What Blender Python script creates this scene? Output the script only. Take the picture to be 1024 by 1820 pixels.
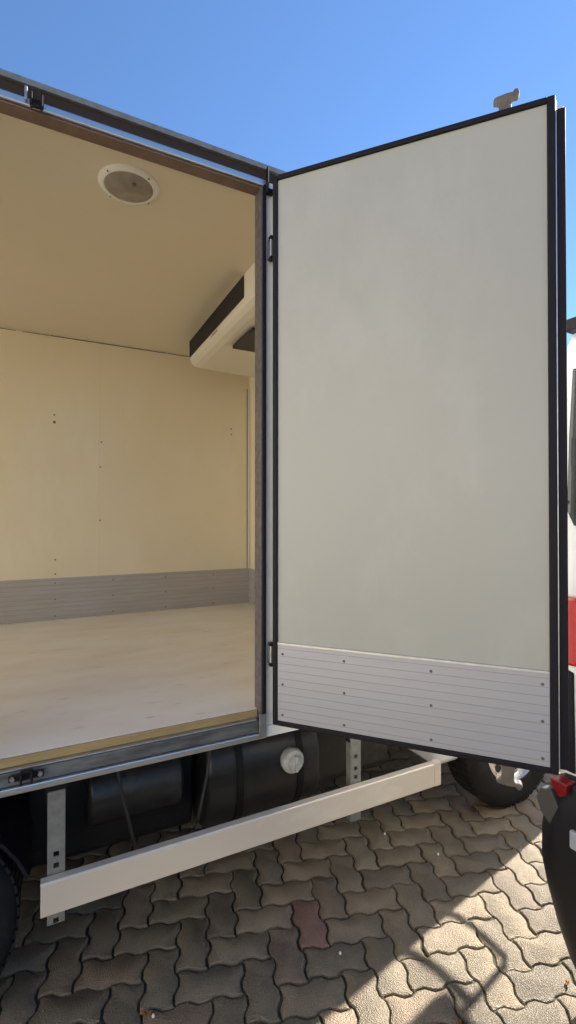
import bpy, bmesh, math, random
from mathutils import Vector, Matrix
random.seed(7)
for o in list(bpy.data.objects): bpy.data.objects.remove(o)
SC = bpy.context.scene
COL = SC.collection
R = math.radians

# ---------------------------------------------------------------- camera
cd = bpy.data.cameras.new('camera'); cam = bpy.data.objects.new('camera', cd); COL.objects.link(cam)
cam.location = (0, 0, 1.6); cam.rotation_euler = (R(90.54), 0, 0)
cd.sensor_fit = 'VERTICAL'; cd.sensor_height = 36; cd.lens = 850/1820*36
cd.clip_start = 0.02; cd.clip_end = 3000
SC.camera = cam

# ---------------------------------------------------------------- light
SUN_AZ, SUN_EL = 52.0, 40.0
w = bpy.data.worlds.new('World'); SC.world = w; w.use_nodes = True
nt = w.node_tree; bg = nt.nodes['Background']
sky = nt.nodes.new('ShaderNodeTexSky'); sky.sky_type = 'NISHITA'; sky.sun_disc = False
sky.sun_elevation = R(SUN_EL); sky.sun_rotation = R(SUN_AZ)
sky.air_density = 1.15; sky.dust_density = 0.0; sky.ozone_density = 8.0; sky.altitude = 200
nt.links.new(sky.outputs[0], bg.inputs[0]); bg.inputs[1].default_value = 0.071
sl = bpy.data.lights.new('sun', 'SUN'); sl.energy = 5.0; sl.angle = R(0.5); sl.color = (1, .94, .85)
so = bpy.data.objects.new('sun', sl); COL.objects.link(so)
sd = Vector((math.cos(R(SUN_EL))*math.sin(R(SUN_AZ)), math.cos(R(SUN_EL))*math.cos(R(SUN_AZ)), math.sin(R(SUN_EL))))
so.rotation_euler = sd.to_track_quat('Z', 'Y').to_euler(); so.location = sd*30
SC.view_settings.view_transform = 'Standard'; SC.view_settings.look = 'None'
SC.view_settings.exposure = 1.55; SC.view_settings.gamma = 1

# ---------------------------------------------------------------- materials
def mat(name, col, rough=.5, metal=0, noise=0, nscale=8, bump=0, bscale=60, col2=None, stretch=(1,1,1), detail=6, coat=0, spec=None):
    m = bpy.data.materials.new(name); m.use_nodes = True
    t = m.node_tree; b = t.nodes['Principled BSDF']
    b.inputs['Base Color'].default_value = (*col, 1); b.inputs['Roughness'].default_value = rough
    b.inputs['Metallic'].default_value = metal; b.inputs['Coat Weight'].default_value = coat
    if spec is not None: b.inputs['Specular IOR Level'].default_value = spec
    if noise or bump:
        tc = t.nodes.new('ShaderNodeTexCoord'); mp = t.nodes.new('ShaderNodeMapping'); mp.inputs['Scale'].default_value = stretch
        t.links.new(tc.outputs['Object'], mp.inputs[0])
    if noise:
        n = t.nodes.new('ShaderNodeTexNoise'); n.inputs['Scale'].default_value = nscale; n.inputs['Detail'].default_value = detail
        n.inputs['Roughness'].default_value = .62
        r = t.nodes.new('ShaderNodeMapRange'); r.inputs[1].default_value = .38; r.inputs[2].default_value = .68
        mx = t.nodes.new('ShaderNodeMix'); mx.data_type = 'RGBA'
        c2 = col2 or tuple(c*.6 for c in col)
        mu = t.nodes.new('ShaderNodeMath'); mu.operation = 'MULTIPLY'; mu.inputs[1].default_value = noise
        t.links.new(mp.outputs[0], n.inputs['Vector']); t.links.new(n.outputs[0], r.inputs[0]); t.links.new(r.outputs[0], mu.inputs[0])
        t.links.new(mu.outputs[0], mx.inputs[0]); mx.inputs[6].default_value = (*col, 1); mx.inputs[7].default_value = (*c2, 1)
        t.links.new(mx.outputs[2], b.inputs['Base Color'])
        rr = t.nodes.new('ShaderNodeMath'); rr.operation = 'MULTIPLY_ADD'; rr.inputs[1].default_value = .25*noise; rr.inputs[2].default_value = rough
        t.links.new(r.outputs[0], rr.inputs[0]); t.links.new(rr.outputs[0], b.inputs['Roughness'])
    if bump:
        n2 = t.nodes.new('ShaderNodeTexNoise'); n2.inputs['Scale'].default_value = bscale; n2.inputs['Detail'].default_value = 5
        bp = t.nodes.new('ShaderNodeBump'); bp.inputs['Strength'].default_value = bump; bp.inputs['Distance'].default_value = .01
        t.links.new(mp.outputs[0], n2.inputs['Vector']); t.links.new(n2.outputs[0], bp.inputs['Height']); t.links.new(bp.outputs[0], b.inputs['Normal'])
    return m

M = {}
M['skin']   = mat('white_grp_skin', (.80,.79,.75), .38, noise=.12, nscale=3, bump=.05, bscale=3)
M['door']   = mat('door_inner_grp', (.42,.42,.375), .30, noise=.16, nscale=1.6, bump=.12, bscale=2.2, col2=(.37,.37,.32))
M['cream']  = mat('cream_grp', (.89,.79,.58), .33, noise=.3, nscale=1.4, bump=.12, bscale=2.5, col2=(.82,.69,.46))
M['ceil']   = mat('cream_ceiling_grp', (.80,.71,.54), .45, noise=.25, nscale=1.3, bump=.04, bscale=3, col2=(.72,.64,.45))
M['floor']  = mat('worn_pale_plywood', (.90,.87,.81), .34, noise=.8, nscale=2.6, bump=.10, bscale=14, col2=(.82,.74,.63), stretch=(.7,2.0,1), detail=11)
M['ochre']  = mat('ochre_ply_edge', (.45,.31,.13), .6, noise=.5, nscale=9, stretch=(1,6,6))
M['alu']    = mat('brushed_aluminium', (.66,.66,.67), .36, 1, noise=.35, nscale=14, bump=.05, stretch=(.3,3,3), col2=(.42,.42,.44))
M['aludull']= mat('dull_aluminium', (.22,.205,.205), .42, .75, noise=.6, nscale=12, bump=.1, stretch=(.4,3,3), col2=(.14,.125,.125))
M['kick']   = mat('ribbed_aluminium_plate', (.44,.45,.49), .34, .45, noise=.5, nscale=5, stretch=(.6,.6,6), col2=(.38,.39,.43))
M['kickin'] = mat('worn_ribbed_plate', (.52,.49,.46), .42, .35, noise=.5, nscale=7, stretch=(.5,.5,4), col2=(.40,.375,.355))
M['groove'] = mat('plate_groove_dark', (.30,.29,.30), .7)  # darker thin lines along the plate ribs
M['rubber'] = mat('black_rubber_seal', (.007,.006,.010), .55, spec=.25, noise=.4, nscale=20, col2=(.016,.014,.02))
M['black']  = mat('black_steel', (.009,.009,.009), .6, spec=.25, noise=.5, nscale=10, col2=(.022,.018,.016))
M['tank']   = mat('black_tank_plastic', (.014,.014,.014), .32, noise=.6, nscale=5, col2=(.04,.037,.032), bump=.1, bscale=12)
M['galv']   = mat('galvanised_steel', (.27,.27,.25), .5, .4, noise=.6, nscale=25, col2=(.15,.145,.135))
M['guard']  = mat('anodised_guard_beam', (.72,.64,.53), .32, .25, noise=.3, nscale=5, bump=.04, stretch=(.4,3,3), col2=(.70,.63,.54))
M['steel']  = mat('zinc_hardware', (.5,.5,.5), .35, .9, noise=.5, nscale=40, col2=(.25,.24,.23))
M['camst']  = mat('backlit_cam_steel', (.16,.14,.12), .6, .3, noise=.6, nscale=40)  # darkened steel stands in for the cam's backlit shade
M['wscrew'] = mat('rust_tinted_screw', (.30,.20,.12), .6, .2)
M['screw']  = mat('dark_screw', (.16,.14,.12), .5, .5)
M['plastic']= mat('cream_unit_plastic', (.80,.74,.62), .35)
M['dark']   = mat('dark_grille', (.02,.02,.022), .5)
M['cap']    = mat('dirty_white_plastic', (.55,.54,.50), .55, noise=.8, nscale=28, col2=(.28,.27,.25))
M['tyre']   = mat('tyre_rubber', (.010,.010,.010), .75, spec=.3, noise=.5, nscale=14, col2=(.022,.02,.018), bump=.1)
M['rim']    = mat('silver_wheel_steel', (.78,.77,.74), .2, .85, noise=.4, nscale=14, col2=(.35,.33,.30))
M['cabw']   = mat('white_cab_paint', (.80,.80,.79), .25, coat=.5, noise=.1, nscale=3)
M['glass']  = mat('tinted_glass', (.015,.02,.02), .04, spec=.9)
M['lamp']   = mat('lamp_lens', (.75,.75,.72), .15, coat=1)
M['red']    = mat('red_lens', (.50,.006,.005), .18, coat=1)
M['pinkl']  = mat('pale_lens', (.72,.42,.38), .18, coat=1)
M['bumper'] = mat('black_bumper_plastic', (.007,.007,.010), .45, spec=.3, noise=.4, nscale=6, col2=(.014,.013,.015), bump=.08, bscale=90)
M['chrome'] = mat('chrome', (.8,.8,.8), .12, 1)
M['diff']   = mat('frosted_lamp_lens', (.34,.29,.23), .3, noise=.8, nscale=16, col2=(.20,.165,.125), coat=.5)
M['lring']  = mat('lamp_ring_white', (.88,.86,.78), .4)
M['leaf']   = mat('dry_leaf', (.32,.13,.04), .7, noise=.7, nscale=60)
M['peb']    = mat('white_grit', (.75,.73,.68), .5)
M['mirrorg']= mat('mirror_glass', (.8,.8,.8), .03, 1)
M['plate']  = mat('pale_reflector', (.34,.37,.42), .3, coat=.5)

def marks(m, col, scale, lo, hi, amt, stretch=(1,1,1), rot=0, detail=8, rough=0):
    # stains, scuffs and broad paler patches with an edge of their own laid over a material
    t=m.node_tree; b=t.nodes['Principled BSDF']; inp=b.inputs['Base Color']
    src=inp.links[0].from_socket if inp.links else None
    tc=t.nodes.new('ShaderNodeTexCoord'); mp=t.nodes.new('ShaderNodeMapping'); mp.inputs['Scale'].default_value=stretch; mp.inputs['Rotation'].default_value=(0,rot,rot); mp.inputs['Location'].default_value=(3.1*scale,1.7,.4)
    n=t.nodes.new('ShaderNodeTexNoise'); n.inputs['Scale'].default_value=scale; n.inputs['Detail'].default_value=detail; n.inputs['Roughness'].default_value=.7
    r=t.nodes.new('ShaderNodeMapRange'); r.inputs[1].default_value=lo; r.inputs[2].default_value=hi; r.inputs[4].default_value=amt
    mx=t.nodes.new('ShaderNodeMix'); mx.data_type='RGBA'; mx.inputs[7].default_value=(*col,1)
    if src: t.links.new(src,mx.inputs[6])
    else: mx.inputs[6].default_value=inp.default_value
    t.links.new(tc.outputs['Object'],mp.inputs[0]); t.links.new(mp.outputs[0],n.inputs['Vector']); t.links.new(n.outputs[0],r.inputs[0]); t.links.new(r.outputs[0],mx.inputs[0]); t.links.new(mx.outputs[2],inp)
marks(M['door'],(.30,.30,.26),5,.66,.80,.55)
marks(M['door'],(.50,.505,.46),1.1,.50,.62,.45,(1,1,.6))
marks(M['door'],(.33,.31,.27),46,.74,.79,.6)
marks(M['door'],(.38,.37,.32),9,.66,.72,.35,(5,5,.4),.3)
marks(M['cream'],(.50,.36,.20),7,.66,.78,.5)
marks(M['cream'],(.55,.42,.26),30,.72,.77,.6,(1,1,.5))
marks(M['cream'],(.92,.84,.68),1.3,.52,.64,.5,(1.4,1,.5))
marks(M['ceil'],(.60,.47,.30),6,.66,.80,.35)
marks(M['floor'],(.50,.36,.24),14,.60,.72,.55,(.5,1.6,1))
marks(M['floor'],(.93,.90,.84),34,.62,.70,.6,(.25,1.5,1),.25)
marks(M['floor'],(.36,.25,.17),60,.70,.76,.7,(.4,1,1),.5)
marks(M['floor'],(.60,.48,.36),150,.62,.70,.5,(.15,1.2,1))
marks(M['guard'],(.40,.35,.29),26,.66,.74,.6,(.5,1,1))
marks(M['guard'],(.82,.76,.66),3,.56,.60,.35,(1.2,1,3),.5)
marks(M['kick'],(.25,.24,.25),40,.70,.76,.6,(.3,.3,1))
marks(M['kickin'],(.30,.24,.19),12,.64,.74,.5,(.5,.5,1.5))
marks(M['tank'],(.09,.082,.07),6,.56,.70,.5)
marks(M['black'],(.05,.042,.034),7,.60,.72,.5)
marks(M['tyre'],(.05,.045,.038),9,.58,.70,.4)
marks(M['bumper'],(.04,.038,.036),30,.66,.74,.4,(1,1,.4))
marks(M['galv'],(.22,.11,.05),30,.66,.74,.7)
marks(M['skin'],(.45,.42,.36),9,.66,.76,.4,(1,1,.4))

# ---------------------------------------------------------------- mesh helpers
A = R(90-63.3)
class MB:
    def __init__(s, T=None): s.v=[]; s.f=[]; s.T=T; s.m=0; s.mi=[]
    def add(s, vs, fs):
        n=len(s.v)
        if s.T: vs=[s.T(*p) for p in vs]
        s.v += [tuple(p) for p in vs]; s.f += [tuple(i+n for i in q) for q in fs]; s.mi += [s.m]*len(fs); return s
    def box(s,x0,x1,y0,y1,z0,z1):
        return s.add([(x0,y0,z0),(x1,y0,z0),(x1,y1,z0),(x0,y1,z0),(x0,y0,z1),(x1,y0,z1),(x1,y1,z1),(x0,y1,z1)],
                     [(0,3,2,1),(4,5,6,7),(0,1,5,4),(1,2,6,5),(2,3,7,6),(3,0,4,7)])
    def prism(s, poly, a0, a1, axis='y'):   # poly in the other two axes
        def P(p,a): return {'x':(a,p[0],p[1]),'y':(p[0],a,p[1]),'z':(p[0],p[1],a)}[axis]
        n=len(poly)
        return s.add([P(p,a0) for p in poly]+[P(p,a1) for p in poly],
                     [tuple(range(n)),tuple(reversed(range(n,2*n)))]+[(i,i+n,(i+1)%n+n,(i+1)%n) for i in range(n)])
    def tube(s, pts, r, n=8, caps=True):
        pts=[Vector(p) for p in pts]; rings=[]
        for i,p in enumerate(pts):
            d=((pts[min(i+1,len(pts)-1)]-pts[max(i-1,0)])).normalized()
            up=Vector((0,0,1)) if abs(d.z)<.9 else Vector((1,0,0))
            a=d.cross(up).normalized(); b=d.cross(a)
            rr=r[i] if isinstance(r,(list,tuple)) else r
            rings.append([p+rr*(math.cos(2*math.pi*k/n)*a+math.sin(2*math.pi*k/n)*b) for k in range(n)])
        vs=[v for g in rings for v in g]; fs=[]
        for i in range(len(pts)-1):
            for k in range(n): fs.append((i*n+k,i*n+(k+1)%n,(i+1)*n+(k+1)%n,(i+1)*n+k))
        if caps: fs.append(tuple(reversed(range(n)))); fs.append(tuple(range((len(pts)-1)*n,len(pts)*n)))
        return s.add(vs,fs)
    def lathe(s, c, prof, axis='y', n=40):  # prof: (r, a) along axis
        vs=[];m=len(prof)
        for k in range(n):
            t=2*math.pi*k/n; C,S=math.cos(t),math.sin(t)
            for r,a in prof:
                vs.append({'y':(c[0]+r*C,c[1]+a,c[2]+r*S),'z':(c[0]+r*C,c[1]+r*S,c[2]+a),'x':(c[0]+a,c[1]+r*C,c[2]+r*S)}[axis])
        fs=[(k*m+j,k*m+j+1,((k+1)%n)*m+j+1,((k+1)%n)*m+j) for k in range(n) for j in range(m-1)]
        return s.add(vs,fs)
CEN = {}
def build(mb, name, m, parent=None, bevel=0, smooth=False, base=None, seg=2):
    vs=mb.v
    if base is None:
        base=tuple((min(v[i] for v in vs)+max(v[i] for v in vs))/2 for i in range(3))
    me=bpy.data.meshes.new(name); me.from_pydata([tuple(v[i]-base[i] for i in range(3)) for v in vs],[],mb.f)
    if len(mb.mi)==len(me.polygons): me.polygons.foreach_set('material_index',mb.mi)
    bm=bmesh.new(); bm.from_mesh(me); bmesh.ops.recalc_face_normals(bm,faces=bm.faces); bm.to_mesh(me); bm.free()
    for q in (m if isinstance(m,(list,tuple)) else [m]): me.materials.append(M[q] if isinstance(q,str) else q)
    o=bpy.data.objects.new(name,me); COL.objects.link(o)
    pc=CEN.get(parent.name,(0,0,0)) if parent else (0,0,0)
    o.location=tuple(base[i]-pc[i] for i in range(3)); CEN[o.name]=base
    if parent: o.parent=parent
    if bevel:
        b=o.modifiers.new('bevel','BEVEL'); b.width=bevel; b.segments=seg; b.limit_method='ANGLE'; b.angle_limit=R(40)
    if smooth:
        for p in me.polygons: p.use_smooth=True
        if hasattr(me,'set_sharp_from_angle'): me.set_sharp_from_angle(angle=R(38))
    return o
def root(name, local, rz, label, cat, group=None):
    o=bpy.data.objects.new(name,None); COL.objects.link(o); o.empty_display_size=.1
    c,s=math.cos(rz),math.sin(rz)
    o.location=(local[0]*c-local[1]*s, local[0]*s+local[1]*c, 0); o.rotation_euler=(0,0,rz)
    CEN[o.name]=(local[0],local[1],0); o['label']=label; o['category']=cat
    if group: o['group']=group
    return o
def tag(o,label,cat,group=None):
    o['label']=label; o['category']=cat
    if group: o['group']=group

# ================================================================ GROUND
# interlocking wavy pavers laid in a herringbone; world xy
PU=.1125; PA=R(11.3)
def edge_pts(flip):
    h=.075
    return [(.0,0),(.10,h*.85),(.36,h),(.64,-h),(.90,-h*.85)]
def unit_edge(a,b):            # lattice point a->b, including a, excluding b
    dx,dy=b[0]-a[0],b[1]-a[1]
    # canonical direction keeps both neighbours' edge identical (the wave is point symmetric)
    out=[]
    for t,k in edge_pts(0):
        out.append((a[0]+dx*t-dy*k*1.0, a[1]+dy*t+dx*k*1.0))
    return out
def domino(cells_w, cells_h, x, y):
    ring=[]
    P=[]
    for i in range(cells_w): P.append(((x+i,y),(x+i+1,y)))
    for j in range(cells_h): P.append(((x+cells_w,y+j),(x+cells_w,y+j+1)))
    for i in range(cells_w): P.append(((x+cells_w-i,y+cells_h),(x+cells_w-i-1,y+cells_h)))
    for j in range(cells_h): P.append(((x,y+cells_h-j),(x,y+cells_h-j-1)))
    for a,b in P:
        if (b[0]-a[0])!=0: s=1 
        else: s=1
        ring += unit_edge(a,b)
    return ring
def inset(poly,d):
    n=len(poly); out=[]
    for i in range(n):
        p0,p1,p2=poly[i-1],poly[i],poly[(i+1)%n]
        e1=Vector((p1[0]-p0[0],p1[1]-p0[1])).normalized(); e2=Vector((p2[0]-p1[0],p2[1]-p1[1])).normalized()
        n1=Vector((-e1.y,e1.x)); n2=Vector((-e2.y,e2.x)); nn=(n1+n2).normalized(); k=d/max(.5,nn.dot(n1))
        out.append((p1[0]+nn.x*k,p1[1]+nn.y*k))
    return out
rnd=random.Random(11)
V=[];F=[];tone=[];pink=[]
cA,sA=math.cos(PA),math.sin(PA)
OX,OY=.0845,1.90
def towld(gx,gy):   # grid units -> world; grid y axis points to azimuth -11.3 deg
    x=(gx-.5)*PU; y=(gy-1)*PU
    return (OX+x*cA-y*sA, OY+x*sA+y*cA)
for gx in range(-60,86):
    for gy in range(-50,90):
        m=(gx-gy)%4
        if m==0: w_,h_=2,1
        elif m==3: w_,h_=1,2
        else: continue
        # shift so a vertical domino sits at grid (0,0)
        ax,ay=gx-3,gy
        wx,wy=towld(ax+.5,ay+.5)
        if not(-5.5<wx<8 and -4<wy<9.5): continue
        poly=domino(w_,h_,ax,ay)
        jx,jy,jr=rnd.gauss(0,.012),rnd.gauss(0,.012),rnd.gauss(0,.008)
        cx,cy=ax+w_/2,ay+h_/2
        poly=[(cx+(p[0]-cx)*math.cos(jr)-(p[1]-cy)*math.sin(jr)+jx, cy+(p[0]-cx)*math.sin(jr)+(p[1]-cy)*math.cos(jr)+jy) for p in poly]
        g=.028+rnd.random()*.016
        o1=inset(poly,g); o2=inset(poly,g+.012); o3=inset(poly,g+.034)
        hz=rnd.gauss(0,.0012); tx,ty=rnd.gauss(0,.006),rnd.gauss(0,.006)
        base=len(V); n=len(poly)
        for ring,z in ((o1,-.014),(o1,-.005),(o2,-.0015),(o3,0)):
            for p in ring:
                X,Y=towld(*p); X0,Y0=towld(cx,cy)
                V.append((X,Y,z+hz+(X-X0)*tx+(Y-Y0)*ty))
        nf=0
        for r in range(3):
            for i in range(n):
                j=(i+1)%n; F.append((base+r*n+i,base+r*n+j,base+(r+1)*n+j,base+(r+1)*n+i)); nf+=1
        F.append(tuple(base+3*n+i for i in range(n))); nf+=1
        tn=rnd.random(); pk=.62 if (ax==0 and ay==0) else (rnd.choice([0,0,0,0,0,0,0,.0,.18,.1,0,0]) )
        tone+= [tn]*nf; pink+=[pk]*nf
me=bpy.data.meshes.new('paving'); me.from_pydata(V,[],F)
for nm,arr in (('tone',tone),('pink',pink)):
    a=me.attributes.new(nm,'FLOAT','FACE'); a.data.foreach_set('value',arr)
for p in me.polygons: p.use_smooth=True
me.set_sharp_from_angle(angle=R(60))
paving=bpy.data.objects.new('paving',me); COL.objects.link(paving); paving['kind']='structure'
m=bpy.data.materials.new('concrete_pavers'); m.use_nodes=True; t=m.node_tree; b=t.nodes['Principled BSDF']
def N(kind,**k):
    n=t.nodes.new(kind)
    for a,v in k.items(): setattr(n,a,v)
    return n
L=lambda a,b_: t.links.new(a,b_)
tc=N('ShaderNodeTexCoord')
at=N('ShaderNodeAttribute'); at.attribute_name='tone'; ap=N('ShaderNodeAttribute'); ap.attribute_name='pink'
cr=N('ShaderNodeValToRGB'); e=cr.color_ramp.elements; e[0].position=0; e[0].color=(.175,.14,.092,1); e[1].position=1; e[1].color=(.29,.235,.16,1)
x=e.new(.35); x.color=(.22,.178,.118,1); x=e.new(.7); x.color=(.26,.20,.125,1)
L(at.outputs['Fac'],cr.inputs[0])
mp_=N('ShaderNodeMix',data_type='RGBA'); L(ap.outputs['Fac'],mp_.inputs[0]); L(cr.outputs[0],mp_.inputs[6]); mp_.inputs[7].default_value=(.24,.10,.09,1)
n1=N('ShaderNodeTexNoise'); n1.inputs['Scale'].default_value=230; n1.inputs['Detail'].default_value=4; L(tc.outputs['Object'],n1.inputs['Vector'])
r1=N('ShaderNodeMapRange'); r1.inputs[1].default_value=.3; r1.inputs[2].default_value=.7; r1.inputs[3].default_value=.72; r1.inputs[4].default_value=1.22; L(n1.outputs[0],r1.inputs[0])
m1=N('ShaderNodeMix',data_type='RGBA',blend_type='MULTIPLY'); m1.inputs[0].default_value=1; L(mp_.outputs[2],m1.inputs[6]); L(r1.outputs[0],m1.inputs[7])
n2=N('ShaderNodeTexNoise'); n2.inputs['Scale'].default_value=9; n2.inputs['Detail'].default_value=7; L(tc.outputs['Object'],n2.inputs['Vector'])
r2=N('ShaderNodeMapRange'); r2.inputs[1].default_value=.35; r2.inputs[2].default_value=.7; r2.inputs[3].default_value=1.08; r2.inputs[4].default_value=.72; L(n2.outputs[0],r2.inputs[0])
m2=N('ShaderNodeMix',data_type='RGBA',blend_type='MULTIPLY'); m2.inputs[0].default_value=1; L(m1.outputs[2],m2.inputs[6]); L(r2.outputs[0],m2.inputs[7])
rw_=N('ShaderNodeMapRange'); n3=N('ShaderNodeTexNoise'); n3.inputs['Scale'].default_value=2.2; n3.inputs['Detail'].default_value=6; L(tc.outputs['Object'],n3.inputs['Vector']); L(n3.outputs[0],rw_.inputs[0]); rw_.inputs[1].default_value=.4; rw_.inputs[2].default_value=.62; rw_.inputs[3].default_value=.55; rw_.inputs[4].default_value=.34; L(rw_.outputs[0],b.inputs['Roughness'])
L(m2.outputs[2],b.inputs['Base Color']); marks(m,(.10,.08,.055),4.5,.56,.68,.5); marks(m,(.07,.06,.045),55,.70,.76,.7); marks(m,(.50,.45,.36),38,.68,.76,.5); b.inputs['Roughness'].default_value=.46; b.inputs['Specular IOR Level'].default_value=.6
vo=N('ShaderNodeTexVoronoi'); vo.inputs['Scale'].default_value=260; L(tc.outputs['Object'],vo.inputs['Vector'])
ad=N('ShaderNodeMath',operation='ADD'); L(n1.outputs[0],ad.inputs[0]); L(vo.outputs['Distance'],ad.inputs[1])
bp=N('ShaderNodeBump'); bp.inputs['Strength'].default_value=.8; bp.inputs['Distance'].default_value=.004; L(ad.outputs[0],bp.inputs['Height']); L(bp.outputs[0],b.inputs['Normal'])
me.materials.append(m)
# joint soil / ground sheet to the horizon
g=MB(); g.add([(-1500,-1500,0),(1500,-1500,0),(1500,1500,0),(-1500,1500,0)],[(0,1,2,3)])
gm=mat('joint_soil',(.085,.072,.052),.95,noise=.9,nscale=7,col2=(.05,.055,.025),bump=.6,bscale=120)
o=build(g,'ground',mat('worn_asphalt_yard',(.13,.125,.12),.9,noise=.5,nscale=3,bump=.3,bscale=60),base=(0,0,0)); o.location=(0,0,-.03); o['kind']='structure'
g=MB(); g.add([(-5.6,-4.1,0),(8.1,-4.1,0),(8.1,9.6,0),(-5.6,9.6,0)],[(0,1,2,3)])
o=build(g,'joint_sand',gm,base=(0,0,0)); o.location=(0,0,-.009); o['kind']='structure'
# low wall added beyond the truck to keep the view underneath dark
GW=root('light_block_wall',(.5,4.35),A,'dark masonry wall added beyond the truck to block light from under it','wall')
g=MB(); g.box(-5,6,4.25,4.45,-.03,1.45); build(g,'wall_body',mat('dark_masonry',(.14,.12,.10),.9,noise=.8,nscale=6,bump=.6,bscale=25),GW)
g=MB(); g.box(-5.03,6.03,4.21,4.49,1.451,1.51); build(g,'coping',mat('coping_stone',(.25,.22,.19),.85,noise=.6,nscale=5),GW,.01)
# unseen house added across the yard to bounce sunlight into the box
HZ=R(-52)
HY=-7.6
HS=root('added_bounce_house',(-1.5,HY-2),HZ,'white rendered house added out of view to bounce sunlight onto the truck','house')
g=MB(); g.box(-8,6,HY-4,HY,-.03,6.4); hb=build(g,'wall',mat('white_render',(.88,.80,.66),.9,noise=.12,nscale=2,bump=.2,bscale=40,col2=(.76,.70,.6)),HS)
g=MB(); g.prism([(HY-4.4,6.3),(HY+.4,6.3),(HY+.4,6.42),(HY-2,8.0),(HY-4.4,6.42)],-8.5,6.5,'x'); build(g,'roof',mat('clay_tile_roof',(.35,.13,.07),.8,noise=.6,nscale=8),HS)
for x in (-6,-2.5,1,4.2):
    g=MB(); g.box(x-.6,x+.6,HY-.02,HY+.06,3.95,5.25); wn=build(g,'window','cabw',HS,.01)
    g=MB(); g.box(x-.52,x+.52,HY+.0605,HY+.066,4.03,5.17); build(g,'pane','glass',wn)
g=MB(); g.box(3.2,4.2,HY-.02,HY+.06,-.02,2.1); build(g,'front_door',mat('brown_door_wood',(.2,.09,.04),.5,noise=.5,nscale=4,stretch=(6,6,.6)),HS,.01)

# little things on the paving
def gpt(px,py):
    k=1.6*850/(py-918); return ((px-512)/850*k,k)
for i,(px,py,lab,s_) in enumerate([(262,1797,'small dry orange leaf beside a white stone chip at the bottom left',.020),
        (1004,1742,'dry brown leaf on sunlit pavers beside the black van bumper',.017),
        (812,1812,'crumpled brown leaf on sunlit pavers at the bottom edge',.018)]):
    x,y=gpt(px,py); g=MB(); rr=random.Random(i+3); pts=[]; nn=13
    for j in range(nn):
        a=2*math.pi*j/nn; r=s_*(.30+.70*abs(math.cos(a))**.8)*(.75+.4*rr.random()); pts.append((x+r*math.cos(a)*math.cos(i)-r*.55*math.sin(a)*math.sin(i),y+r*math.cos(a)*math.sin(i)+r*.55*math.sin(a)*math.cos(i),.005+.014*rr.random()))
    g.add([(x,y,.004)]+pts,[(0,1+j,1+(j+1)%nn) for j in range(nn)])
    o=build(g,'dry_leaf','leaf'); sm=o.modifiers.new('t','SOLIDIFY'); sm.thickness=.0010; tag(o,lab,'leaf')
for i,(px,py,lab) in enumerate([(275,1798,'tiny white stone chip right beside the orange leaf at the bottom left'),
        (777,1515,'tiny white stone chip between the silver truck wheel and the sunlit patch'),
        (683,1479,'tiny white stone chip just beyond the pale side guard beam'),
        (604,1689,'tiny white stone chip in a joint just right of the reddish paver')]):
    x,y=gpt(px,py); g=MB(); rr=random.Random(i)
    g.lathe((x,y,.0),[(.0,.008),(.0035,.007),(.005,.003),(.0045,-.001),(0,-.001)],'z',7); g.v=[(a+rr.uniform(-.001,.001),b_+rr.uniform(-.001,.001),c) for a,b_,c in g.v]
    o=build(g,'stone_chip','peb'); tag(o,lab,'stone chip')

# ================================================================ TRUCK  coordinates: u forward, q away from camera, h up
TR=root('box_truck',(.75,2.68),A,'white refrigerated box truck with its insulated side door standing open','truck')
Q0,Q1=1.62,3.76        # outer faces
UR,UF=-2.60,1.60       # rear / front
OL,OR=-.235,.721       # door opening outer frame
# outer skins
g=MB(); g.box(UR,OL-.003,Q0,Q0+.045,.83,2.885); g.box(OR+.003,UF-.03,Q0,Q0+.045,.83,2.885)
side=build(g,'side_wall','skin',TR)
g=MB(); g.box(UR,UF-.03,Q1-.045,Q1,.83,2.885); build(g,'side_wall','skin',TR)
g=MB(); g.box(UF-.03,UF,Q0+.02,Q1-.02,.83,2.885); build(g,'front_wall','skin',TR)
for q0,q1,qr in ((Q0-.115,Q0-.055,Q0-.135),(Q1+.055,Q1+.115,Q1+.135)):   # unseen rear doors, folded open along the sides to let daylight in
    g=MB(); g.box(UR+.02,UR+1.05,q0,q1,.85,2.86); rw=build(g,'rear_door','skin',TR,.004)
    for du in (.35,.72):
        g=MB(); g.tube([(UR+du,qr,.80),(UR+du,qr,2.9)],.012,8); build(g,'lock_rod','steel',rw)
        g=MB(); g.box(UR+du-.03,UR+du+.03,min(qr,q0+.03),max(qr,q0+.03),1.5,1.56); build(g,'rod_bracket','black',rw)
for z0,z1 in ((.80,.868),(2.84,2.884)):
    g=MB(); g.box(UR-.03,UR+.02,Q0+.035,Q1-.035,z0,z1); build(g,'rear_frame','alu',TR,.004)
g=MB(); g.box(UR-.02,UF-.01,Q0+.03,Q1-.03,2.89,2.915); build(g,'roof','skin',TR)
# roof rails with a drip lip
def roofrail(q,s):
    g=MB(); prof=[(q-.012*s,2.886),(q-.012*s,2.904),(q+.03*s,2.915),(q+.06*s,2.921),(q+.06*s,2.915),(q+.03*s,2.907),(q+.004*s,2.886)]
    g.prism(prof,UR-.03,UF+.01,'x'); return build(g,'roof_rail','galv',TR)
roofrail(Q0,1); roofrail(Q1,-1)
# bottom rails
g=MB(); g.box(OR+.004,UF,Q0-.006,Q0+.05,.788,.829); r1=build(g,'bottom_rail','skin',TR,.003)
g=MB(); g.box(UR,OL-.004,Q0-.006,Q0+.05,.788,.829); build(g,'bottom_rail','skin',TR,.003)
g=MB(); g.box(UR,UF,Q1-.05,Q1+.006,.788,.829); build(g,'bottom_rail','alu',TR,.003)
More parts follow.
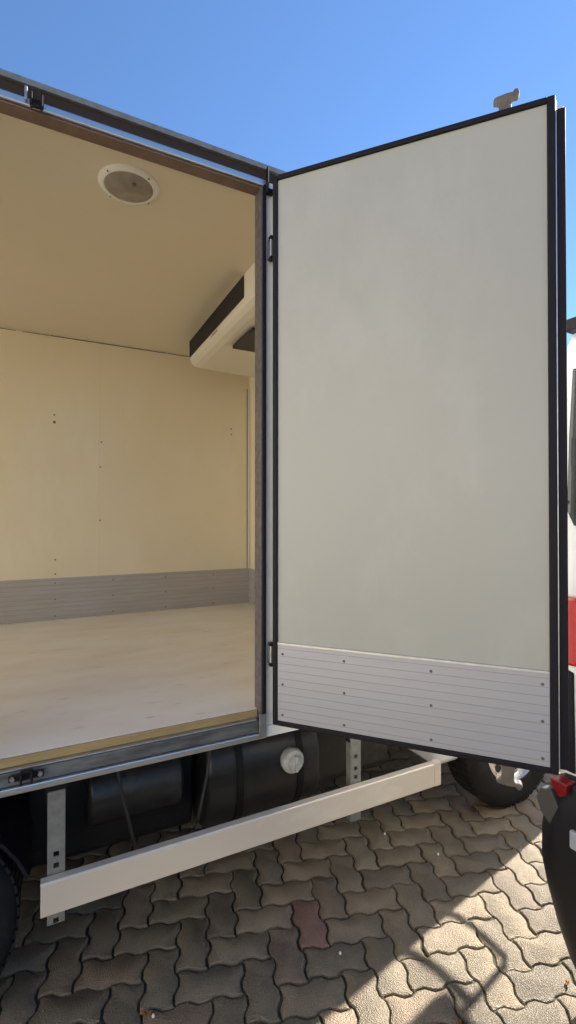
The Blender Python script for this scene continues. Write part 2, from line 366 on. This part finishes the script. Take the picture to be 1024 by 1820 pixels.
# corner posts
for u in (UF-.045,UR-.03):
    for q in (Q0-.004,Q1-.03):
        g=MB(); g.box(u,u+.05,q,q+.034,.832,2.884); build(g,'corner_post','alu',TR,.006)
# interior linings
IQ0,IQ1,IU0,IU1,FH,CH=1.672,3.70,-2.5,1.50,.885,2.86
g=MB(); g.box(IU0,IU1,IQ1,IQ1+.01,.87,CH); g.m=1
rr=random.Random(5)
u=IU0
while u<IU1-.1:
    l=rr.uniform(.1,.5); g.box(u,min(u+l,IU1),IQ1-.0035,IQ1-.0005,CH-.006,CH-.0015-rr.random()*.002); u+=l+rr.uniform(.0,.05)
g.m=2
for u in (.335,-.9): g.box(u,u+.0016,IQ1-.0012,IQ1-.0003,1.175,CH-.01)
bw=build(g,'back_lining',['cream','screw',mat('joint_sealant',(.76,.65,.45),.6)],TR)
g=MB(); g.box(IU1,IU1+.06,IQ0,IQ1-.001,.87,CH-.001); build(g,'bulkhead_lining','cream',TR)
for a_,b_ in ((IU0,OL-.001),(OR+.001,IU1-.001)):
    g=MB(); g.box(a_,b_,Q0+.046,IQ0,.87,CH-.002); build(g,'near_lining','cream',TR)
g=MB(); g.box(IU0,IU1+.02,Q0+.05,IQ1+.01,CH,2.884); ceil=build(g,'ceiling','ceil',TR)
g=MB(); g.box(IU0-.02,IU1+.02,IQ0-.02,IQ1+.02,.84,FH); fl=build(g,'floor','floor',TR,.002)
g=MB(); g.box(UR,UF-.04,Q0+.06,Q1-.06,.795,.838); build(g,'floor_frame','black',TR)
g=MB(); g.box(IU1-.016,IU1-.002,IQ1-.02,IQ1-.001,1.17,CH-.2); build(g,'corner_trim','plastic',TR,.004)
g=MB(); g.box(IU1-.022,IU1-.017,IQ1-.004,IQ1-.0005,.89,CH-.2); build(g,'corner_gap','screw',bw)
scr=[(.040,2.308),(.040,2.257),(1.341,2.317),(1.341,2.271),(.347,2.14),(.340,1.958),(.340,1.572),(.05,1.30),(.05,1.20)]
for u,h in scr:
    g=MB(); rad=.006 if h!=2.257 else .010
    g.lathe((u,IQ1,h),[(0,-.003),(rad*.7,-.0028),(rad,-.0003),(rad,.001)],'y',10); build(g,'screw','wscrew',bw)
# kick strips
def ribbed(mbfun, length, h0, h1, nr, T, name, m, parent, cols, rows=3, th=.004, gp='groove'):
    g=MB(T); g.box(0,length,-th,0,h0,h1); g.m=1
    hh=h1-h0
    for i in range(nr):
        z=h0+hh*(i+.6)/(nr+.1)
        g.box(.002,length-.002,-th-.0006,-th+.0005,z-.0008,z+.0008)
    k=build(g,name,[m,gp],parent)
    for c in cols:
        for r in range(rows):
            z=h0+hh*(.08+.40*r)
            s=MB(T); s.lathe((c,-th,z),[(0,-.003),(.003,-.0025),(.0048,0)],'y',10); build(s,'rivet','screw',k)
    return k
bk=ribbed(None,IU1-IU0-.002,FH+.002,1.172,9,lambda x,y,z:(IU0+x,IQ1-.001+y,z),'back_kick_strip','kickin',TR,[IU1*0+2.55+i*.38 for i in range(4)])
ribbed(None,IQ1-IQ0-.006,FH+.002,1.172,9,lambda x,y,z:(IU1-.001+y,IQ0+x,z),'bulkhead_kick_strip','kickin',TR,[.3,.9,1.5,1.9])
# door frame (aluminium) round the opening
g=MB(); g.prism([(OR,Q0+.052),(OR,Q0+.004),(OR-.0135,Q0+.004),(OR-.0135,Q0-.006),(OR-.021,Q0-.006),(OR-.021,Q0+.052)],.858,2.8235,'z'); build(g,'door_jamb','aludull',TR,.0012)
g=MB(); g.prism([(OL,Q0+.052),(OL,Q0+.004),(OL+.0135,Q0+.004),(OL+.0135,Q0-.006),(OL+.021,Q0-.006),(OL+.021,Q0+.052)],.858,2.8235,'z'); build(g,'door_jamb','aludull',TR,.0012)
g=MB(); g.box(OL,OR,Q0-.010,Q0+.054,2.824,2.848); build(g,'frame_header','alu',TR,.004)
BE=mat('floor_reflection_brown',(.20,.13,.09),.55,noise=.5,nscale=9)  # brown of the reflected floor put into the underside's colour
g=MB(); g.prism([(Q0,2.8225),(Q0,2.817),(Q0+.040,2.817),(Q0+.040,2.8195),(Q0+.0515,2.8195),(Q0+.0515,2.857),(Q0+.0405,2.857),(Q0+.0405,2.8225)],OL+.002,OR-.002,'x'); build(g,'header_reveal',BE,TR)
g=MB(); g.box(UR,UF-.05,Q0-.002,Q0+.03,2.8485,2.885); build(g,'header_seal',mat('brown_sealant',(.045,.032,.026),.8,spec=.2),TR)
for u in (OR-.012,OL+.001):
    g=MB(); g.box(u,u+.011,Q0-.012,Q0+.003,.84,2.83); build(g,'jamb_seal','rubber',TR,.002)
# sill
g=MB(); g.box(OL,OR,Q0-.004,Q0+.030,.812,.852); build(g,'sill_channel',mat('dirty_sill',(.20,.20,.185),.6,.3,noise=.8,nscale=10,col2=(.05,.05,.05),stretch=(.6,3,3)),TR,.003)
g=MB(); g.box(OL,OR-.0,Q0-.016,Q0+.04,.790,.8115); build(g,'sill_rail','alu',TR,.004)
g=MB(); g.box(OL,OR-.03,Q0+.002,Q0+.0315,.8525,.8565); build(g,'sill_edge','alu',TR,.001)
g=MB(); g.box(OL+.02,OR-.022,Q0+.020,Q0+.0315,.8568,.884); build(g,'threshold','ochre',TR,.003)
# keepers for the lock rods
def keeper(u,h,s,wd,nm='lock_keeper'):
    g=MB()
    g.box(u-wd,u+wd,Q0-.017,Q0-.0105,h-.010,h+.010)
    g.box(u-.017,u-.011,Q0-.034,Q0-.011,h-.018,h+.018)
    g.box(u+.011,u+.017,Q0-.034,Q0-.011,h-.018,h+.018)
    g.box(u-.016,u+.016,Q0-.030,Q0-.020,h-.018*s-.004,h-.018*s+.006)
    k=build(g,nm,'black',TR,.002)
    if s<0:
        for du in (-.036,.036):
            b_=MB(); b_.lathe((u+du,Q0-.017,h),[(0,-.006),(.006,-.006),(.008,0)],'y',8); build(b_,'bolt','steel',k)
keeper(-.034,2.836,1,.019); keeper(-.052,.838,-1,.046)
g=MB(); g.box(-.066,-.058,Q0-.024,Q0-.012,2.832,2.872); build(g,'keeper_tab','steel',TR,.002)
# ceiling lamp
g=MB(); c=(.272,1.885,CH)
g.lathe(c,[(.088,-.010),(.091,-.013),(.099,-.012),(.110,-.004),(.111,.001)],'z',48)
lr=build(g,'ceiling_lamp','lring',TR,smooth=True)
g=MB(); g.lathe(c,[(0,-.024),(.03,-.0235),(.055,-.020),(.078,-.014),(.090,-.009)],'z',48); build(g,'lens','diff',lr,smooth=True)
g=MB(); g.lathe((c[0]+.012,c[1]-.045,c[2]-.021),[(0,-.006),(.007,-.006),(.008,.004)],'z',12); build(g,'lens_knob','screw',lr)
for k in range(4):
    a=R(35+90*k); g=MB(); g.lathe((c[0]+.1005*math.cos(a),c[1]+.1005*math.sin(a),c[2]-.0105),[(0,-.003),(.003,-.0025),(.004,.004)],'z',8); build(g,'screw','screw',lr)
# evaporator under the ceiling against the bulkhead
E0,E1=2.175,3.36
prof=[(.905,CH-.0005),(.905,2.72),(.912,2.695),(.935,2.678),(.975,2.668),(1.40,2.655),(1.475,2.63),(1.498,2.63),(1.498,CH-.0005)]
g=MB(); g.prism(prof,E0,E1,'y'); ev=build(g,'evaporator_unit','plastic',TR,.008,seg=3)
g=MB(); g.box(.900,.9045,E0+.13,E1-.006,2.735,2.848); 
for i in range(9): z=2.742+i*.0125; g.box(.8975,.9004,E0+.135,E1-.012,z,z+.003)
build(g,'intake_grille','dark',ev)
g=MB(); g.box(1.02,1.46,E0+.30,E0+.62,2.640,2.662)
build(g,'fan_outlet','dark',ev,.003)
g=MB(); g.box(.94,1.49,E0-.012,E0-.0005,2.70,CH-.001); build(g,'end_cap','plastic',ev,.004)
# tiny illegible lettering on the rounded lip
g=MB()
for i in range(7):
    q=2.86-i*.018; g.add([(.9035,q,2.712),(.9035,q-.010,2.712),(.9035,q-.008,2.721+.003*(i%2)),(.9035,q+.0,2.721)],[(0,1,2,3)])
g2=build(g,'lettering','screw',ev); sm=g2.modifiers.new('s','SOLIDIFY'); sm.thickness=.001

# ---------------------------------------------------------------- side door
DU,DQ=.7327,1.575; cD,sD=math.cos(R(48.6)),math.sin(R(48.6))
def TD(t_,n,h): return (DU+t_*cD+n*sD, DQ-t_*sD+n*cD, h)
W=.906
g=MB(TD); g.box(.004,W-.004,0,.043,.857,2.833); dr=build(g,'side_door','door',TR)
dr['label']='open insulated side door with pale inner face and black rubber seal'
g=MB(TD)
b0,b1=.850,2.839
g.box(0,.018,-.009,.012,b0,b1); g.box(W-.022,W,-.009,.012,b0,b1); g.box(.018,W-.022,-.009,.012,b0,b0+.017); g.box(.018,W-.022,-.009,.012,b1-.017,b1)
build(g,'door_seal','rubber',dr,.003)
g=MB(TD); g.box(W+.0005,W+.0045,.006,.034,.862,2.830); build(g,'edge_trim','alu',dr,.001)
g=MB(TD); g.box(W+.0047,W+.029,.014,.034,.858,2.812); build(g,'outer_seal','rubber',dr,.003)
g=MB(TD); g.box(.0,W+.028,.0435,.050,.840,2.838); build(g,'outer_skin','skin',dr,.002)
ribbed(None,W-.042,b0+.018,1.1395,10,lambda x,y,z:TD(.0195+x,y-.0005,z),'door_kick_plate','kick',dr,[.018,.245,.53,.845-.0])
g=MB(TD); g.box(.0195,W-.0225,-.0085,-.0015,1.1400,1.1475); build(g,'kick_plate_edge','alu',dr,.001)
# lock rod with hooked cams and handle on the outer face
for tt in (.775,):
    g=MB(TD); g.tube([(tt,.072,.80),(tt,.072,2.90)],.011,10); lk=build(g,'lock_rod','galv',dr,smooth=True)
    for z,s in ((2.897,1),(.800,-1)):
        g=MB(TD)
        poly=[(-.020,-.03*s),(.020,-.03*s),(.016,.020*s),(.022,.026*s),(.036,.024*s),(.042,.034*s),(.036,.046*s),(.026,.046*s),(.022,.038*s),(.006,.040*s),(-.030,.036*s),(-.036,.026*s),(-.018,.020*s)]
        g.prism([(tt+a,z+.004*s+b_) for a,b_ in poly],.058,.088,'y'); build(g,'locking_cam','camst',dr,.004)
    g=MB(TD); g.box(tt-.03,tt+.03,.051,.06,1.62,1.70); g.tube([(tt,.095,1.66),(tt-.30,.095,1.63)],.010,8); build(g,'lock_handle','steel',dr,.002)
    for z in (1.0,1.35,2.3,2.7):
        g=MB(TD); g.box(tt-.035,tt+.035,.0505,.086,z-.02,z+.02); build(g,'rod_bracket','black',dr,.004)
# hinges
for h0,h1 in ((2.545,2.635),(1.052,1.140),(1.80,1.89)):
    if h0==1.80: continue
    g=MB(); g.box(.728,.76,Q0-.010,Q0-.001,h0+.008,h1-.008); hg=build(g,'hinge','steel',dr,.002)
    g=MB(); g.tube([(.7335,Q0-.024,h0),(.7335,Q0-.024,h1)],.0065,10); build(g,'hinge_pin','steel',dr,smooth=True)
    for z in (h0,h1-.014):
        g=MB(); g.box(.727,.740,Q0-.032,Q0-.012,z,z+.014); build(g,'hinge_knuckle','black',dr,.002)
# little corner fitting at top of hinge side
g=MB(); g.box(.716,.722,Q0-.03,Q0-.012,2.795,2.885); g.box(.722,.745,Q0-.026,Q0-.004,2.795,2.81); build(g,'door_stop','rubber',TR,.002)
g=MB(); g.box(.690,.716,Q0-.022,Q0-.0125,.800,.880); build(g,'sill_corner_plate','galv',TR,.002)

# ---------------------------------------------------------------- under the box
for q in (2.26,2.98):
    g=MB(); g.box(-3.0,3.0,q,q+.07,.56,.76); build(g,'chassis_rail','black',TR)
for u in (-2.2,-1.6,-1.0,-.4,.2,.8,1.4):
    g=MB(); g.box(u,u+.06,Q0+.08,Q1-.08,.757,.7945); build(g,'cross_member','black',TR)
# fuel tank: rounded block
def roundrect(y0,y1,z0,z1,r,n=5):
    pts=[]
    for cx,cy,a0 in ((y1-r,z1-r,0),(y0+r,z1-r,90),(y0+r,z0+r,180),(y1-r,z0+r,270)):
        for k in range(n+1):
            a=R(a0+90*k/n); pts.append((cx+r*math.cos(a),cy+r*math.sin(a)))
    return pts
g=MB(); g.prism(roundrect(1.86,2.30,.28,.71,.17,9),.58,1.10,'x'); tk=build(g,'fuel_tank','tank',TR,.02,smooth=True,seg=3)
for u in (.70,.98):
    g=MB(); g.prism(roundrect(1.854,2.306,.274,.716,.175,9),u,u+.03,'x'); build(g,'tank_strap','black',tk,smooth=True)
g=MB(); g.lathe((.945,1.848,.552),[(0,-.045),(.028,-.045),(.032,-.03),(.047,-.028),(.051,-.02),(.051,0),(.040,.03)],'y',24); cp=build(g,'filler_cap','cap',tk,smooth=True)
g=MB(); g.box(.938,.952,1.792,1.806,.520,.585); build(g,'cap_grip','cap',cp,.003)
g=MB(); g.prism(roundrect(2.02,2.24,.27,.74,.06),-.06,.56,'x'); build(g,'dark_filler_box','black',TR,.01)  # black block added to hide bright ground beyond the truck
g=MB(); g.prism(roundrect(2.36,2.95,.28,.72,.12),1.3,2.0,'x'); build(g,'gearbox','black',TR,.02)  # placed here as a dark block over the bright ground behind
# battery box + air tank as further dark shapes
g=MB(); g.prism(roundrect(1.99,2.22,.30,.72,.05),1.15,1.58,'x'); build(g,'battery_box','tank',TR,.01)
g=MB(); g.tube([(.14,2.05,.52),(.50,2.05,.52)],.13,24); build(g,'air_tank','tank',TR,.015,smooth=True)
g=MB(); g.tube([(.215,1.80,.76),(.245,1.80,.60),(.285,1.80,.42),(.31,1.80,.395),(.35,1.80,.385),(.46,1.80,.385),(.50,1.80,.405),(.52,1.80,.44),(.555,1.80,.60),(.575,1.80,.76)],.006,8); build(g,'mudguard_stay','galv' if 0 else mat('dusty_black_rod',(.035,.033,.031),.6),TR,smooth=True)
g=MB(); g.tube([(-1.6,2.5,.6),(-.6,2.48,.52),(.3,2.5,.5),(1.2,2.5,.5),(1.9,2.5,.55)],.035,10); build(g,'drive_shaft','black',TR)
g=MB(); g.tube([(.6,2.14,.74),(1.0,2.02,.71),(1.35,2.08,.74),(1.6,2.2,.7)],.012,6); build(g,'hose','rubber',TR,smooth=True); g=MB(); g.tube([(.1,1.95,.75),(.6,1.92,.70),(1.1,1.9,.725),(1.55,2.0,.72)],.009,6); build(g,'hose','rubber',TR,smooth=True)
# side guard
GB=1.628
def plate(u,q,h0,h1,holes):
    w_=.050; g=MB()
    hs=sorted(holes); z=h0
    for hc in hs:
        g.box(u,u+w_,q,q+.005,z,hc-.008); g.box(u,u+w_/2-.008,q,q+.005,hc-.008,hc+.008); g.box(u+w_/2+.008,u+w_,q,q+.005,hc-.008,hc+.008); z=hc+.008
    g.box(u,u+w_,q,q+.005,z,h1); g.box(u,u+.005,q+.005,q+.035,h0,h1)
    return g
for u,hs,h1 in ((.004,(.375,.345,.515,.550),.745),(1.128,(.375,.515,.55,.60),.70)):
    b_=build(plate(u,GB+.035,.335,h1,hs),'guard_bracket','galv',TR)
    g=MB(); g.box(u-.006,u+.056,GB+.041,GB+.07,h1-.04,.79); build(g,'bracket_clamp','black',b_)
    g=MB(); g.tube([(u+.02,GB+.06,.72),(u+.02,GB+.5,.66)],.018,8); build(g,'bracket_arm','black',b_)
g=MB(); g.prism([(GB,.391),(GB,.487),(GB+.004,.4915),(GB+.030,.4915),(GB+.030,.391)],-.014,1.553,'x'); sg=build(g,'side_guard','guard',TR,.0015)
g=MB(); g.prism([(-.016+1.571,GB-.001),(1.592,GB+.0),(1.598,GB+.03),(1.555,GB+.031)],.390,.494,'z'); build(g,'guard_end_cap','guard',sg,.002)

# wheels
def wheel(u,q,rad=.34,wdt=.19,dual=False,s=1,rr_=.205):
    g=MB()
    pr=[(rr_,.012),(rr_+.02,.0),(rad-.05,-.006),(rad-.018,.008),(rad,.028),(rad,wdt-.028),(rad-.018,wdt-.008),(rad-.05,wdt),(rr_,wdt-.01)]
    pr=[(a,b_*s) for a,b_ in pr]
    g.lathe((u,q,rad),pr,'y',56)
    for k in range(60):
        a=2*math.pi*k/60
        for j,(b0_,b1_) in enumerate(((.02,.06),(.07,.12),(.13,.17))):
            aa=a+.02*j; c_,s_=math.cos(aa),math.sin(aa); tw=.013
            vs=[]
            for rr2 in (rad-.002,rad+.006):
                for bb in (b0_,b1_):
                    for d in (-tw,tw): vs.append((u+rr2*c_-d*s_,q+bb*s,rad+rr2*s_+d*c_))
            g.add(vs,[(0,1,3,2),(4,6,7,5),(0,4,5,1),(2,3,7,6),(0,2,6,4),(1,5,7,3)])
    w_=build(g,'wheel','tyre',TR,smooth=True)
    g=MB(); pr=[(rr_+.004,.008),(rr_-.006,.006),(rr_-.014,.02),(rr_-.02,.05),(.15,.062),(.125,.045),(.09,.040),(.07,.052),(.045,.052),(.045,.01),(.03,.0),(0,.0)]
    g.lathe((u,q,rad),[(a,b_*s) for a,b_ in pr],'y',56); rm=build(g,'rim','rim',w_,smooth=True)
    for k in range(8):
        g=MB(); a=2*math.pi*(k+.35)/8; g.lathe((u+(rr_-.045)*math.cos(a),q+.054*s,rad+(rr_-.045)*math.sin(a)),[(0,-.004*s),(.021,-.0035*s),(.022,.008*s)],'y',16); build(g,'rim_slot','dark',w_)
    for k in range(6):
        g=MB(); a=2*math.pi*k/6; g.lathe((u+.075*math.cos(a),q+.046*s,rad+.075*math.sin(a)),[(0,-.022*s),(.010,-.022*s),(.012,-.018*s),(.012,.005*s)],'y',6); build(g,'wheel_nut','chrome',w_)
    return w_
wheel(2.32,1.80,rad=.36,rr_=.222); wheel(2.32,3.54,s=-1,rad=.36,rr_=.222)
wheel(-.42,1.74); wheel(-.42,1.96); wheel(-.42,3.64,s=-1); wheel(-.42,3.42,s=-1)
g=MB(); g.tube([(-.42,1.9,.36),(-.42,3.45,.36)],.06,12); g.lathe((-.42,2.68,.36),[(0,-.16),(.1,-.12),(.15,0),(.1,.12),(0,.16)],'y',20); build(g,'rear_axle','black',TR,smooth=True); g=MB(); g.tube([(2.27,2.0,.36),(2.27,3.35,.36)],.045,12); build(g,'front_axle','black',TR,smooth=True)
# rear mudguard
g=MB()
pts=[(-.42+.40*math.cos(R(a)),.34+.40*math.sin(R(a))) for a in range(20,161,10)]
pi=[(-.42+.39*math.cos(R(a)),.34+.39*math.sin(R(a))) for a in range(160,19,-10)]
g.prism(pts+pi,1.70,2.16,'y'); build(g,'mudguard','rubber',TR)
# ---------------------------------------------------------------- cab (forward control)
C0,C1=1.782,3.56; CU0,CU1=1.70,3.20
arch=[(2.32+.43*math.cos(R(a)),.36+.42*math.sin(R(a))) for a in range(0,181,12)]
prof=[(CU1,.36)]+[p for p in arch]+[(CU0,.36),(CU0,2.02),(CU0+.06,2.10),(CU1-.18,2.11),(CU1-.07,2.06),(CU1-.025,1.95),(CU1,1.30)]
g=MB(); g.prism(prof,C0,C1,'y'); cab=build(g,'cab','cabw',TR,.035,seg=3,smooth=True)
def cabpart(nm,m,poly,a0,a1,axis='y',bv=.004):
    g=MB(); g.prism(poly,a0,a1,axis); return build(g,nm,m,cab,bv)
for q0,q1 in ((C0-.006,C0+.01),(C1-.01,C1+.006)):
    cabpart('side_window','glass',[(2.05,1.36),(2.95,1.34),(3.08,1.45),(3.05,1.93),(2.98,1.99),(2.05,1.99)],q0,q1)
    cabpart('door_gap','dark',[(1.97,.86),(1.976,.86),(1.976,2.03),(1.97,2.03)],q0+.004,q1-.004,bv=0)
    cabpart('door_handle','rubber',[(2.02,1.17),(2.16,1.17),(2.16,1.20),(2.02,1.20)],q0-.012,q1+.012)
    cabpart('sill_trim','rubber',[(2.70,.34),(3.19,.34),(3.19,.50),(2.72,.50)],q0-.008,q1+.008)
g=MB(); g.box(CU1-.045,CU1+.008,C0+.09,C1-.09,1.32,1.93); 
g.v=[(a-(h-1.32)*.045,b_,h) for a,b_,h in g.v]; build(g,'windscreen','glass',cab,.01)
g=MB(); g.box(CU1-.02,CU1+.012,C0+.30,C1-.30,.98,1.16); build(g,'front_grille','dark',cab,.01)
for q in (C0+.06,C1-.30): 
    g=MB(); g.box(CU1-.02,CU1+.015,q,q+.24,.80,.95); build(g,'headlight','lamp',cab,.02)
g=MB(); g.box(CU1-.10,CU1+.06,C0-.01,C1+.01,.36,.66); build(g,'front_bumper','cabw',cab,.03,smooth=True)
# wing mirrors: two outward arms, an outer rod and the head
def mirror(q,s):
    U_=CU1+.01; g=MB()
    out=q-.235*s
    g.tube([(U_-.04,q+.03*s,1.49),(U_,q-.01*s,1.49),(U_+.03,q-.12*s,1.492),(U_+.04,out+.02*s,1.50),(U_+.04,out,1.53),(U_+.04,out,1.60),(U_+.04,out,1.98),(U_+.04,out+.03*s,2.02)],.013,8)
    g.tube([(U_-.04,q+.03*s,1.715),(U_,q-.01*s,1.715),(U_+.03,q-.10*s,1.712),(U_+.04,out,1.71)],.016,8)
    a=build(g,'mirror_arm','black',TR,smooth=True)
    g=MB(); g.box(U_-.005,U_+.075,out-.075,out+.085,1.76,2.08) ; h_=build(g,'mirror_head','black',a,.02,seg=3)
    g=MB(); g.box(U_-.010,U_-.0055,out-.062,out+.072,1.78,2.06); build(g,'mirror_glass','mirrorg',a,.003)
mirror(C0,1); mirror(C1,-1)

# ================================================================ VAN at the right, heading azimuth 60
B=R(30)
VF0,VL0=1.56,.922     # rear plane (forward coordinate), left side plane
VN=root('parked_van',(VF0+2.3,VL0-.95),B,'white van with black plastic rear bumper and tall red tail light beside the open door','van')
WV=1.95; VR=VL0-WV
def sect(f,l_in=0,z0=.45):   # cross-section ring at forward coordinate f, half tucked by l_in
    return f
# body: side profile extruded, then sides tumble home above the belt
prof=[(0,.50),(0.0,.62),(-.005,1.40),(.006,1.85),(.020,2.16),(.06,2.22),(.30,2.25),(3.1,2.235),(3.5,2.10),(4.05,1.45),(4.75,1.18),(4.95,.95),(4.98,.45)]
archf=[(3.95+.37*math.cos(R(a)),.36+.37*math.sin(R(a))) for a in range(0,181,15)]
archr=[(.85+.37*math.cos(R(a)),.36+.37*math.sin(R(a))) for a in range(0,181,15)]
poly=prof+[(4.6,.30)]+archf+archr+[(.35,.42)]
poly=[(VF0+a,b_) for a,b_ in poly]
def slab(l,inn): return [(a,l,b_) for a,b_ in poly]
def tumble(h): return max(0,h-1.5)**1.4*.022
n=len(poly); vs=[]
levels=[(VL0-.012,.02),(VL0,0),(VR,0),(VR+.012,.02)]
for i,(l,_) in enumerate(levels):
    sgn=-1 if i<2 else 1
    for a,b_ in poly:
        aa=a; bb=b_
        if i in (0,3): pass
        else:
            cx,cy=VF0+2.3,1.2
            aa=a+(.012 if a<cx else -.012); bb=b_+(-.012 if b_>cy else .0)
        vs.append((aa,l+sgn*tumble(b_),bb))
fs=[tuple(n+i for i in range(n)), tuple(2*n+i for i in reversed(range(n)))]
for a,b_ in ((0,1),(0,3),(2,3)):
    for i in range(n): fs.append((a*n+i,a*n+(i+1)%n,b_*n+(i+1)%n,b_*n+i))
g=MB(); g.v=vs; g.f=fs
vb=build(g,'van_body','cabw',VN,smooth=True)
# rear faces: details sit on the rear plane
def rearf(h):  # forward coordinate of rear skin at height h
    pts=prof[1:6]
    for (f0,z0),(f1,z1) in zip(pts,pts[1:]):
        if z0<=h<=z1: return VF0+f0+(f1-f0)*(h-z0)/(z1-z0)
    return VF0+.02
def rpanel(nm,m,lz,th=.012,off=.004,bv=.004,parent=None,fine=True):
    # polygon given as (l,h); built as a thin solid following the rear skin
    g=MB(); k=len(lz)
    g.add([(rearf(h)-off-th,l,h) for l,h in lz]+[(rearf(h)+.02,l,h) for l,h in lz],
          [tuple(range(k)),tuple(reversed(range(k,2*k)))]+[(i,i+k,(i+1)%k+k,(i+1)%k) for i in range(k)])
    return build(g,nm,m,parent or VN,bv)
for s,nm in ((1,'left'),(-1,'right')):
    mid=(VL0+VR)/2; X=lambda d: mid+s*(WV/2-d)
    rpanel('rear_window','glass',[(X(.05),2.075),(X(.042),1.85),(X(.038),1.62),(X(.06),1.57),(X(.86),1.50),(X(.92),1.53),(X(.92),2.03),(X(.88),2.08)])
    tl=rpanel('tail_light','red',[(X(.004),1.33),(X(.02),1.345),(X(.075),1.345),(X(.09),1.33),(X(.085),1.14),(X(.07),1.125),(X(.02),1.125),(X(.006),1.14)],.022,.004,bv=.012)
    rpanel('indicator_lens','pinkl',[(X(.030),1.29),(X(.046),1.29),(X(.043),1.135),(X(.030),1.135)],.024,.006,parent=tl)
    rpanel('lower_corner','rubber',[(X(.002),1.115),(X(.052),1.10),(X(.055),.78),(X(.002),.78)],.006,.001)
for l in (VL0-.12,VR+.06):
    g=MB(); g.box(VF0+.20,VF0+3.2,l,l+.06,2.20,2.275); build(g,'roof_rail','rubber',VN,.008)
g=MB(); g.box(VF0+.004,VF0+.16,VR+.02,VL0-.016,2.205,2.245); build(g,'roof_edge','bumper',VN,.008)
g=MB(); g.box(VF0-.006,VF0+.0,(VL0+VR)/2-.003,(VL0+VR)/2+.003,.75,1.40); build(g,'door_gap','dark',VN)
g=MB(); g.box(VF0-.03,VF0-.008,(VL0+VR)/2-.16,(VL0+VR)/2-.04,1.18,1.22); build(g,'rear_handle','rubber',VN,.005)
g=MB(); g.box(VF0-.012,VF0-.006,(VL0+VR)/2-.30,(VL0+VR)/2+.22,.86,.97); build(g,'number_plate_panel','plate',VN,.003)
# rear bumper: rounded plan, tapering under
def bump_ring(h,tuck):
    f=VF0-.100+tuck*.7; l0,l1=VL0+.038-tuck, VR-.038+tuck; r=.09; pts=[]
    for k in range(7):
        a=R(90*k/6); pts.append((f+r-r*math.sin(a), l0-r+r*math.cos(a)))
    for k in range(7):
        a=R(90*k/6); pts.append((f+r-r*math.cos(a), l1+r-r*math.sin(a)))
    return [(VF0+.62,l0,h)]+[(a,b_,h) for a,b_ in pts]+[(VF0+.62,l1,h)]
lv=[(.775,.10),(.770,.055),(.745,.028),(.70,.012),(.60,.001),(.50,.0),(.42,.012),(.31,.035),(.21,.062),(.15,.085),(.12,.13)]
vs=[];fs=[]
rings=[bump_ring(h,t_) for h,t_ in lv]; k=len(rings[0])
for r_ in rings: vs+=r_
for i in range(len(rings)-1):
    for j in range(k): fs.append((i*k+j,i*k+(j+1)%k,(i+1)*k+(j+1)%k,(i+1)*k+j))
fs.append(tuple(range(k))); fs.append(tuple(reversed(range((len(rings)-1)*k,len(rings)*k))))
g=MB(); g.v=vs; g.f=fs; vbp=build(g,'rear_bumper','bumper',VN,smooth=True)
g=MB(); g.box(VF0-.108,VF0-.09,VL0-.16,VL0-.092,.605,.66); build(g,'bumper_plate','plate',vbp,.006)
g=MB(); g.prism([(VL0-.045,.778),(VL0-.02,.776),(VL0-.032,.750),(VL0-.05,.728),(VL0-.075,.745),(VL0-.075,.778)],VF0-.088,VF0-.04,'x'); build(g,'bumper_reflector',mat('deep_red_reflector',(.16,.004,.006),.3),vbp,.004)
g=MB(); g.prism([(VL0-.052,.70),(VL0-.028,.745),(VL0+.004,.735),(VL0+.020,.70),(VL0+.005,.66),(VL0-.025,.635)],VF0-.095,VF0-.06,'x'); build(g,'bumper_lit_facet',mat('sky_lit_grey_plastic',(.05,.05,.048),.6),vbp,.004)  # added facet; its grey paints the sky-lit top of the bumper corner
# wheels of the van
for f in (.85,3.95):
    for l,s in ((VL0-.01,-1),(VR+.01,1)):
        g=MB(); rad=.33
        pr=[(.20,.01),(.21,0),(rad-.04,-.004),(rad,.03),(rad,.19),(rad-.04,.22),(.2,.21)]
        g.lathe((VF0+f,l,rad),[(a,b_*s) for a,b_ in pr],'y',40); w_=build(g,'wheel','tyre',VN,smooth=True)
        g=MB(); g.lathe((VF0+f,l,rad),[(a,b_*s) for a,b_ in [(.2,.01),(.19,.02),(.16,.04),(.06,.02),(0,.02)]],'y',40); build(g,'rim','rim',w_,smooth=True)
for s,l in ((1,VL0),(-1,VR)):
    e0,e1=(l-.035 if s>0 else l-.004),(l+.004 if s>0 else l+.035)
    g=MB(); g.prism([(VF0+2.75,1.42),(VF0+3.85,1.42),(VF0+3.42,2.0),(VF0+2.75,2.0)],e0,e1,'y')
    g.v=[(a,b_-s*tumble(h),h) for a,b_,h in g.v]; build(g,'side_window','glass',VN,.004)
g=MB(); g.add([(VF0+3.55,VR+.12,2.06),(VF0+4.02,VR+.08,1.48),(VF0+4.02,VL0-.08,1.48),(VF0+3.55,VL0-.12,2.06)],[(0,1,2,3)]); o=build(g,'windscreen','glass',VN); sm=o.modifiers.new('s','SOLIDIFY'); sm.thickness=.03; sm.offset=1
